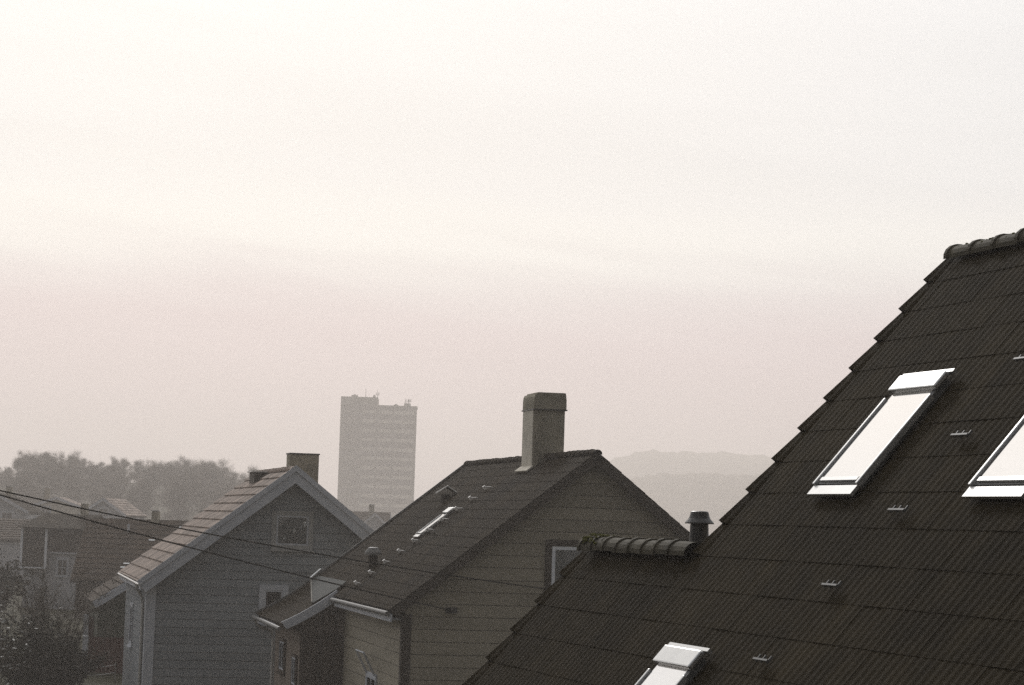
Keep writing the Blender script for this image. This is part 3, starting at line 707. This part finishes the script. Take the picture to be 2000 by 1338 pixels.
bg_house('dark_roofed_house', 'low dark roofed house beside the small pale gable, in the gap before the tower block', (-18.6, 268, 0), 0, 2.6, 5.2, 4.2, 6.2, M_WALLB, M_TILER, along=True)
# metal-roofed hall glimpsed between the two right-hand roofs
def metal_hall():
    T = thing('metal_roofed_hall', 'white metal roof of a low hall glimpsed beside the roof vent', 'hall', (6.5, 118, 0), -6)
    mb = MB(); mb.box((0, 0, -0.3), (9, 7, 4.55)); mb.build('wall', M_PALEW, T)
    mb = MB(); mb.hexa([(-0.3, -0.3, 4.56), (9.3, -0.3, 4.56), (9.3, 7.3, 5.0), (-0.3, 7.3, 5.0), (-0.3, -0.3, 4.70), (9.3, -0.3, 4.70), (9.3, 7.3, 5.14), (-0.3, 7.3, 5.14)])
    mb.build('roof', M_BRIGHT, T)
    for k in range(3):
        mb = MB(); mb.box((1.0 + k * 2.6, -0.04, 2.6), (2.4 + k * 2.6, 0.0, 3.9)); mb.build('window', M_TWIN, T)
metal_hall()

# ------------------------------------------------------------------ tower block
def tower():
    T = thing('tower_block', 'tall hazy apartment tower with stepped top and roof antennas', 'tower', (-51.4, 715, 0), -2)
    W1, W2, Dp = 11.2, 23.1, 17.0
    mb = MB(); mb.box((0, 0, -1), (W1, Dp, 42.3)); mb.build('tall_wing', M_TOWER, T)
    mb = MB(); mb.box((W1 + .002, 0.4, -1), (W2, Dp, 39.7)); mb.build('lower_wing', M_TOWER, T)
    mb = MB(); mb.box((W1 - .3, -0.1, 39.72), (W2 + .2, Dp + .1, 40.0)); mb.build('parapet', M_TOWER, T)
    fh = 2.82
    for k in range(14):
        z = 0.9 + k * fh
        for (x0, x1, y, m, nm, z0, z1, d) in ((1.2, 3.0, 0.0, M_TWIN, 'window', 0.9, 2.2, .06), (4.2, 6.4, 0.0, M_TWIN, 'window', 0.9, 2.2, .06),
                                        (7.0, 10.6, 0.0, M_TWIN, 'window', 0.9, 2.2, .06), (12.0, 15.4, 0.4, M_TWIN, 'window', 0.7, 2.3, .06), (16.8, 22.0, 0.4, M_TWIN, 'window', 0.7, 2.3, .06)):
            mb = MB(); mb.box((x0, y - d, z + z0), (x1, y, z + z1)); mb.build(nm, m, T)
        mb = MB(); mb.box((11.6, -0.75, z - 0.25), (15.8, 0.399, z + 0.75)); mb.build('balcony', M_TBAND, T)
        mb = MB(); mb.box((16.5, -0.75, z - 0.25), (22.4, 0.399, z + 0.75)); mb.build('balcony', M_TBAND, T)
        mb = MB(); mb.box((6.9, -0.35, z - 0.2), (10.8, -0.002, z + 0.8)); mb.build('balcony', M_TBAND, T)
    for (a, b) in (((3.0, 4, 42.302), (4.9, 7, 43.0)), ((9.6, 3, 42.302), (10.4, 5, 42.9)), ((16.0, 4, 40.002), (17.4, 7, 40.4))):
        mb = MB(); mb.box(a, b); mb.tube([((a[0] + b[0]) / 2, a[1] + 1, b[2]), ((a[0] + b[0]) / 2, a[1] + 1, b[2] + .3)], 0.3, 8); mb.build('plant_room', M_TOWER, T)
    def mast(x, y, z, h, arms=()):
        mb = MB(); mb.tube([(x, y, z), (x, y, z + h)], [0.10, 0.05], 6)
        for (dz, w) in arms: mb.tube([(x - w, y, z + dz), (x + w, y, z + dz)], 0.06, 5); mb.tube([(x - w, y, z + dz - .4), (x - w, y, z + dz + .5)], 0.10, 5); mb.tube([(x + w, y, z + dz - .4), (x + w, y, z + dz + .5)], 0.10, 5)
        mb.build('antenna', M_DARKM, T)
    mast(7.4, 2, 42.3, 2.9); mast(11.0, 1, 42.3, 2.2, ((1.0, 0.4),)); mast(20.0, 2, 39.7, 2.6, ((1.9, 0.45), (1.2, 0.5))); mast(20.9, 2, 39.7, 2.5, ((2.0, 0.3),))
    mb = MB(); mb.box((19.2, 1, 40.002), (21.2, 3, 40.75)); mb.build('antenna_base', M_TOWER, T)
tower()

# ------------------------------------------------------------------ trees, bushes
def bare_tree(r, H, spread, twigs, trunk_r=0.16, twig_w=0.03, base=0.22, levels=3):
    tr = MB(); cr = MB(); tips = []
    def branch(p, d, L, rad, lev):
        n = 4; pts = [p]; rads = [rad]; q = Vector(p); dd = Vector(d)
        for i in range(n):
            dd = (dd + Vector((r.uniform(-.18, .18), r.uniform(-.18, .18), r.uniform(-.02, .16)))).normalized()
            q = q + dd * (L / n); pts.append(q.copy()); rads.append(rad * (1 - 0.6 * (i + 1) / n))
        (tr if lev < 2 else cr).tube(pts, rads, 5 if lev < 2 else 3, cap=False)
        if lev < levels:
            k = r.randint(4, 6) if lev else r.randint(7, 10)
            for j in range(k):
                t = r.uniform(base if lev == 0 else 0.25, 1.0); i = min(n - 1, int(t * n)); f = t * n - i
                pp = pts[i].lerp(pts[i + 1], f)
                a = r.uniform(0, 6.283); up = r.uniform(0.25, 0.95)
                nd = (Vector((math.cos(a) * spread, math.sin(a) * spread, up)) + dd * 0.5).normalized()
                branch(pp, nd, L * r.uniform(0.42, 0.66), max(rads[i] * 0.55, 0.006), lev + 1)
        else:
            for i in range(1, n + 1): tips.append((pts[i], dd.copy()))
    branch(Vector((0, 0, 0)), Vector((0, 0, 1)), H * 0.72, trunk_r, 0)
    zs = max(p.z for p, _ in tips)
    if tips:
        for k in range(twigs):
            p, d = r.choice(tips)
            v = (d + Vector((r.gauss(0, .6), r.gauss(0, .6), r.gauss(0.25, .5)))).normalized()
            L = r.uniform(0.35, 0.95) * H / 10
            w = v.orthogonal().normalized(); w.rotate(Matrix.Rotation(r.uniform(0, 6.28), 3, v))
            p = p + Vector((r.gauss(0, .5), r.gauss(0, .5), r.gauss(-.1, .45)))
            cr.face([p - w * twig_w * .5, p + w * twig_w * .5, p + v * L])
    f = H / (max(v[2] for v in cr.v))
    for b_ in (tr, cr): b_.v = [(x * f * 1.05, y * f * 1.05, z * f) for x, y, z in b_.v]
    return tr, cr
def tree_obj(tr, cr, name, label, cat, loc, rz, s, group, m_c=M_TWIG):
    T = thing(name, label, cat, loc, 0, group); T.rotation_euler = (0, 0, rz); T.scale = (s, s, s)
    tr.build('trunk', M_BARK, T); cr.build('crown', m_c, T)
    return T
def copy_thing(o, loc, rz, s, label):
    c = o.copy(); COL.objects.link(c); c.location = loc; c.rotation_euler = (0, 0, rz); c.scale = (s, s, s * rnd.uniform(.9, 1.1)); c['label'] = label
    for ch in list(o.children):
        k = ch.copy(); COL.objects.link(k); k.parent = c
    return c
rt = random.Random(11)
protos = [bare_tree(random.Random(20 + i), 10.0, 0.9 + 0.1 * i, 17000, twig_w=0.028, base=0.10, levels=3) for i in range(4)]
# (x offset px-like position, y, height)
GROUP = 'bare winter trees along the wooded rise'
LBL = 'leafless tree in the hazy grove on the rise at the left'
first = {}
spots = []
for row, (yy, n, hh) in enumerate(((440, 27, 8.6), (424, 24, 8.0), (402, 20, 7.0), (378, 17, 5.8), (350, 14, 4.4))):
    for i in range(n):
        t = (i + rt.uniform(0.1, 0.9)) / n
        x = -70 + 37 * t
        x *= yy / 310.0
        # skyline of the grove: tall clump, a dip, then a long crown
        px = 1000 + x / yy * 4600
        k = 1.0
        if px < 45: k = 0.62
        elif px < 150: k = 1.10
        elif px < 260: k = 0.96
        elif px < 440: k = 0.98
        else: k = 0.86
        yj = yy + rt.uniform(-5, 5); top = 13.6 if px < 170 else 12.6 if px < 330 else 13.0
        if px < 40: top = 11.2
        if px > 450: top = 12.0
        hgt = (5.4 + (top - 5.4) * yj / 310 - terrain(x, yj)) * (1.0 - 0.10 * (4 - row) / 4 if row else 1.0)
        hgt *= (1.0, 0.98, 0.92, 0.80, 0.66)[row] * rt.uniform(0.93, 1.02)
        spots.append((x, yj, hgt, row))
for i, (x, y, h, row) in enumerate(spots):
    p = i % 4; z = terrain(x, y) - 0.1
    if p not in first:
        first[p] = tree_obj(*protos[p], 'bare_tree', LBL, 'tree', (x, y, z), rt.uniform(0, 6.28), h / 10.0, GROUP)
    else:
        copy_thing(first[p], (x, y, z), rt.uniform(0, 6.28), h / 10.0, LBL)

# garden bushes at the lower left
def bush(seed, label, loc, H, n_stems, twigs, spread, m_c=M_TWIG, name='bare_bush', twig_w=0.012, leaves=0, m_leaf=None, leaf=0.05):
    r = random.Random(seed)
    T = thing(name, label, 'bush', loc)
    st = MB(); cr = MB(); tips = []
    for k in range(n_stems):
        a = r.uniform(0, 6.28); lean = r.uniform(0.05, spread)
        d = Vector((math.cos(a) * lean, math.sin(a) * lean, 1)).normalized(); p = Vector((math.cos(a) * .2 * r.random(), math.sin(a) * .2 * r.random(), -0.05))
        pts = [p.copy()]; L = H * r.uniform(.6, 1.0); rad = r.uniform(.012, .03)
        for i in range(7):
            d = (d + Vector((r.uniform(-.14, .14), r.uniform(-.14, .14), r.uniform(-.05, .05)))).normalized(); p = p + d * L / 7; pts.append(p.copy())
            if i > 0: tips.append((p.copy(), d.copy(), i))
        st.tube(pts, [rad * (1 - .12 * i) for i in range(8)], 5, cap=False)
    for k in range(twigs):
        p, d, i = r.choice(tips)
        v = (d * .6 + Vector((r.gauss(0, .6), r.gauss(0, .6), r.gauss(.15, .4)))).normalized(); L = r.uniform(.2, .7) * H / 3
        w = v.orthogonal().normalized(); w.rotate(Matrix.Rotation(r.uniform(0, 6.28), 3, v))
        e = p + v * L; mid = p.lerp(e, .5) + Vector((r.gauss(0, .03), r.gauss(0, .03), r.gauss(0, .03)))
        cr.face([p - w * twig_w * .5, p + w * twig_w * .5, mid + w * twig_w * .4, mid - w * twig_w * .4]); cr.face([mid - w * twig_w * .4, mid + w * twig_w * .4, e])
    st.build('stem', M_BARK, T); cr.build('twig_crown', m_c, T)
    if leaves:
        lf = MB()
        for k in range(leaves):
            p, d, i = r.choice(tips); q = p + Vector((r.gauss(0, .22 * H / 3), r.gauss(0, .22 * H / 3), r.gauss(0, .22 * H / 3)))
            u = Vector((r.gauss(0, 1), r.gauss(0, 1), r.gauss(0, .6))).normalized(); w = u.cross(Vector((r.gauss(0, 1), r.gauss(0, 1), r.gauss(0, 1)))).normalized()
            s = leaf * r.uniform(.6, 1.3)
            lf.face([q - u * s, q + w * s * .45, q + u * s, q - w * s * .45])
        lf.build('foliage', m_leaf, T)
    return T
bush(1, 'large bare bush with upright twigs in front of the pale lower storey, lower left', (-13.9, 74, 0), 3.7, 20, 1700, 0.5, twig_w=0.009)
bush(2, 'bare bush with thin arching twigs left of the brown roofed outbuilding', (-13.3, 73, 0), 2.5, 16, 1300, 0.6, twig_w=0.009)
bush(3, 'dark evergreen bush at the lower left beneath the bare twigs', (-13.9, 70, 0), 2.2, 18, 500, 0.9, name='evergreen_bush', leaves=9000, m_leaf=M_LEAF, leaf=0.06)
bush(4, 'dark evergreen bush left of the red board fences', (-13.25, 71, 0), 1.6, 16, 400, 0.9, name='evergreen_bush', leaves=7000, m_leaf=M_LEAF, leaf=0.06)
bush(5, 'shrub with pale drooping leaves at the lower left edge', (-12.95, 60, 0), 3.2, 14, 300, 0.35, name='pale_leaved_shrub', leaves=500, m_leaf=M_LEAFP, leaf=0.07)
bush(6, 'tall dark hedge bush below the pale house at the left edge', (-24.5, 112, 0), 3.3, 22, 500, 0.7, name='evergreen_bush', leaves=9000, m_leaf=M_LEAF, leaf=0.11)
bush(7, 'bare bush with fine grey twigs before the dark house bay', (-19.4, 98, 0), 2.7, 18, 1500, 0.6, twig_w=0.012)

# ------------------------------------------------------------------ fences
def board_fence(label, x0, x1, y, h, post_h, px):
    T = thing('board_fence', label, 'fence', (x0, y, 0), 0)
    n = int((x1 - x0) / 0.14)
    mb = MB()
    for k in range(n): mb.box((k * 0.14 + .005, 0, 0.05), (k * 0.14 + .135, 0.025, h + rnd.uniform(-.012, .012)), rnd.random())
    mb.build('panel', M_RED, T)
    mb = MB(); mb.box((0, 0.026, 0.25), (x1 - x0, 0.07, 0.33)); mb.box((0, 0.026, h - .25), (x1 - x0, 0.07, h - .17)); mb.build('rail', M_RED, T)
    mb = MB(); mb.box((px - .18, -0.03, 0), (px - 0.0, 0.06, post_h)); mb.build('post', M_TRIM, T)
board_fence('nearer and lower of two dark red board fences with white end posts', -13.72, -11.6, 78.5, 1.22, 1.25, 0.02)
board_fence('farther and taller of two dark red board fences with white end posts', -14.35, -11.6, 82.0, 1.72, 1.80, 0.02)
def wire_fence():
    T = thing('wire_fence', 'thin wire fence with slim posts across the dark garden, lower left', 'fence', (0, 0, 0))
    posts = ((-17.5, 75.5), (-15.4, 75.2), (-13.9, 75.0), (-12.3, 75.6))
    for x, y in posts:
        mb = MB(); mb.tube([(x, y, -.05), (x, y, 0.62)], 0.022, 6); mb.build('post', M_WOODP, T)
    for z in (0.28, 0.52):
        mb = MB()
        pts = []
        for (a, b) in zip(posts, posts[1:]):
            for i in range(6):
                t = i / 6; pts.append((a[0] + (b[0] - a[0]) * t, a[1] + (b[1] - a[1]) * t - .03, z - .10 * 4 * t * (1 - t)))
        pts.append((posts[-1][0], posts[-1][1] - .03, z)); mb.tube(pts, 0.007, 4); mb.build('wire', M_ZINC, T)
wire_fence()

# ------------------------------------------------------------------ overhead cables
def cable(label, a, b, sag, rad):
    a, b = Vector(a), Vector(b); mb = MB(); n = 40
    pts = [a.lerp(b, i / n) - Vector((0, 0, sag * 4 * (i / n) * (1 - i / n))) for i in range(n + 1)]
    mb.tube(pts, rad, 6); o = mb.build('overhead_cable', M_CABLE, smooth=True); tag(o, label, 'cable', 'overhead cables crossing to the middle house')
def hloc(u, v, w):   # middle-house local to world
    a = R(12.5); return (1.81 + u * math.cos(a) - v * math.sin(a), 50 + u * math.sin(a) + v * math.cos(a), w)
d1 = Vector(hloc(-0.95, -0.06, 4.05)); s1 = Vector((-9.46, 44, 5.834)); s2 = Vector((-9.45, 44, 5.714)); d2 = Vector(hloc(-2.98, -0.22, 3.56))
cable('upper overhead cable, ending at the window of the middle house', s1 + (s1 - d1) * 0.25, d1, 0.19, 0.015)
cable('lower overhead cable, ending at a wall anchor on the middle house', s2 + (s2 - d2) * 0.25, d2, 0.13, 0.015)

# ------------------------------------------------------------------ haze
mb = MB(); mb.box((-2500, -2500, -1.5), (2500, 2500, 84.0))
hz = bpy.data.materials.new('haze_air'); hz.use_nodes = True; nt = hz.node_tree
for n in list(nt.nodes):
    if n.type != 'OUTPUT_MATERIAL': nt.nodes.remove(n)
pv = nt.nodes.new('ShaderNodeVolumePrincipled')
pv.inputs['Color'].default_value = (0.968, 0.90, 0.848, 1); pv.inputs['Density'].default_value = 0.00098; pv.inputs['Anisotropy'].default_value = 0.4
nt.links.new(pv.outputs[0], nt.nodes['Material Output'].inputs['Volume'])
o = mb.build('haze', hz); tag(o, None, None, kind='stuff')

# ------------------------------------------------------------------ sky and sun
SUN_AZ, SUN_EL = -9.0, 31.0       # azimuth from +Y towards +X
sd = Vector((math.sin(R(SUN_AZ)) * math.cos(R(SUN_EL)), math.cos(R(SUN_AZ)) * math.cos(R(SUN_EL)), math.sin(R(SUN_EL))))
ld = bpy.data.lights.new('sun', 'SUN'); ld.energy = 1.7; ld.angle = R(10.0); ld.color = (1.0, 0.972, 0.945)
lo = bpy.data.objects.new('sun', ld); COL.objects.link(lo); lo.rotation_euler = sd.to_track_quat('Z', 'Y').to_euler(); lo.location = sd * 100
W = bpy.data.worlds.new('World'); sc.world = W; W.use_nodes = True; nt = W.node_tree; N = nt.nodes; L = nt.links
bg = N['Background']; bg.inputs['Strength'].default_value = 0.1
sky = N.new('ShaderNodeTexSky'); sky.sky_type = 'NISHITA'; sky.sun_disc = False; sky.sun_elevation = R(SUN_EL); sky.sun_rotation = R(SUN_AZ)
sky.dust_density = 4.0; sky.air_density = 1.2
tc = N.new('ShaderNodeTexCoord'); D = tc.outputs['Generated']
def math_(op, a, b=None, c=None):
    n = N.new('ShaderNodeMath'); n.operation = op
    for i, x in enumerate((a, b, c)):
        if x is None: continue
        if isinstance(x, (int, float)): n.inputs[i].default_value = x
        else: L.new(x, n.inputs[i])
    return n.outputs[0]
def maprange(v, a, b, c, d, smooth=True):
    n = N.new('ShaderNodeMapRange'); n.interpolation_type = 'SMOOTHSTEP' if smooth else 'LINEAR'
    L.new(v, n.inputs[0])
    for i, x in enumerate((a, b, c, d)): n.inputs[i + 1].default_value = x
    return n.outputs[0]
def mixc(f, a, b, t='MIX'):
    n = N.new('ShaderNodeMix'); n.data_type = 'RGBA'; n.blend_type = t
    if isinstance(f, (int, float)): n.inputs['Factor'].default_value = f
    else: L.new(f, n.inputs['Factor'])
    for k, x in (('A', a), ('B', b)):
        if isinstance(x, tuple): n.inputs[k].default_value = (*x, 1)
        else: L.new(x, n.inputs[k])
    return n.outputs['Result']
sx = N.new('ShaderNodeSeparateXYZ'); L.new(D, sx.inputs[0])
elev = sx.outputs['Z']; az = math_('ARCTAN2', sx.outputs['X'], sx.outputs['Y'])
# stratus layers: noise stretched along the horizon and slightly tilted
cx = N.new('ShaderNodeCombineXYZ'); L.new(math_('MULTIPLY', az, 2.6), cx.inputs[0]); L.new(math_('ADD', math_('MULTIPLY', elev, 26.0), math_('MULTIPLY', az, 2.5)), cx.inputs[1])
n1 = N.new('ShaderNodeTexNoise'); n1.inputs['Scale'].default_value = 1.3; n1.inputs['Detail'].default_value = 5; n1.inputs['Roughness'].default_value = 0.5; n1.inputs['Distortion'].default_value = 0.4; L.new(cx.outputs[0], n1.inputs['Vector'])
band = math_('SUBTRACT', n1.outputs['Fac'], 0.5)
# glow of the veiled sun: brighter towards it, dim behind the viewer
vd = N.new('ShaderNodeVectorMath'); vd.operation = 'DOT_PRODUCT'; L.new(D, vd.inputs[0]); vd.inputs[1].default_value = tuple(sd)
dot = vd.outputs['Value']
SKY_TUNE = dict(back=0.18, front=0.93)
glow = maprange(dot, -0.3, 0.80, SKY_TUNE['back'], SKY_TUNE['front'])
hue = mixc(maprange(dot, -0.2, 0.9, 0, 1), (0.98, 0.98, 1.0), (0.965, 0.98, 1.0))
cloud = mixc(1.0, hue, glow, 'MULTIPLY')
# lower cloud bank with a soft, slanting upper edge
edge = math_('ADD', math_('ADD', elev, math_('MULTIPLY', band, 0.05)), math_('MULTIPLY', az, 0.016))
bank = maprange(edge, 0.074, 0.120, 1.0, 0.0)
cloud = mixc(bank, cloud, mixc(1.0, cloud, (0.87, 0.75, 0.80), 'MULTIPLY'))
lit = maprange(math_('ABSOLUTE', math_('SUBTRACT', edge, 0.122)), 0.0, 0.030, 0.26, 0.0)
cloud = mixc(1.0, cloud, mixc(lit, (0, 0, 0), (1.0, 0.97, 0.85)), 'ADD') if False else mixc(lit, cloud, (1.30, 1.285, 1.20))
streak = math_('ADD', 1.0, math_('MULTIPLY', band, 0.16))
cloud = mixc(1.0, cloud, streak, 'MULTIPLY')
cloud10 = mixc(1.0, cloud, (10.0, 10.0, 10.0), 'MULTIPLY')
L.new(mixc(0.90, sky.outputs['Color'], cloud10), bg.inputs['Color'])

# ------------------------------------------------------------------ camera and view
cd = bpy.data.cameras.new('camera'); cam = bpy.data.objects.new('camera', cd); COL.objects.link(cam)
cd.sensor_width = 36.0; cd.lens = 36.0 * 4600 / 2000; cd.clip_end = 20000; cd.clip_start = 0.1
cam.matrix_world = Matrix.Translation((0, 0, 5.4)) @ Matrix.Rotation(math.pi / 2 + R(4.39), 4, 'X') @ Matrix.Rotation(R(1.8), 4, 'Z')
sc.camera = cam
vs = sc.view_settings; vs.view_transform = 'Standard'; vs.look = 'None'; vs.gamma = 1.0; vs.exposure = 0.0
sc.render.engine = 'CYCLES'
cy = sc.cycles; cy.max_bounces = 6; cy.diffuse_bounces = 3; cy.glossy_bounces = 3; cy.transparent_max_bounces = 8; cy.volume_bounces = 2; cy.transmission_bounces = 3
cy.use_denoising = False
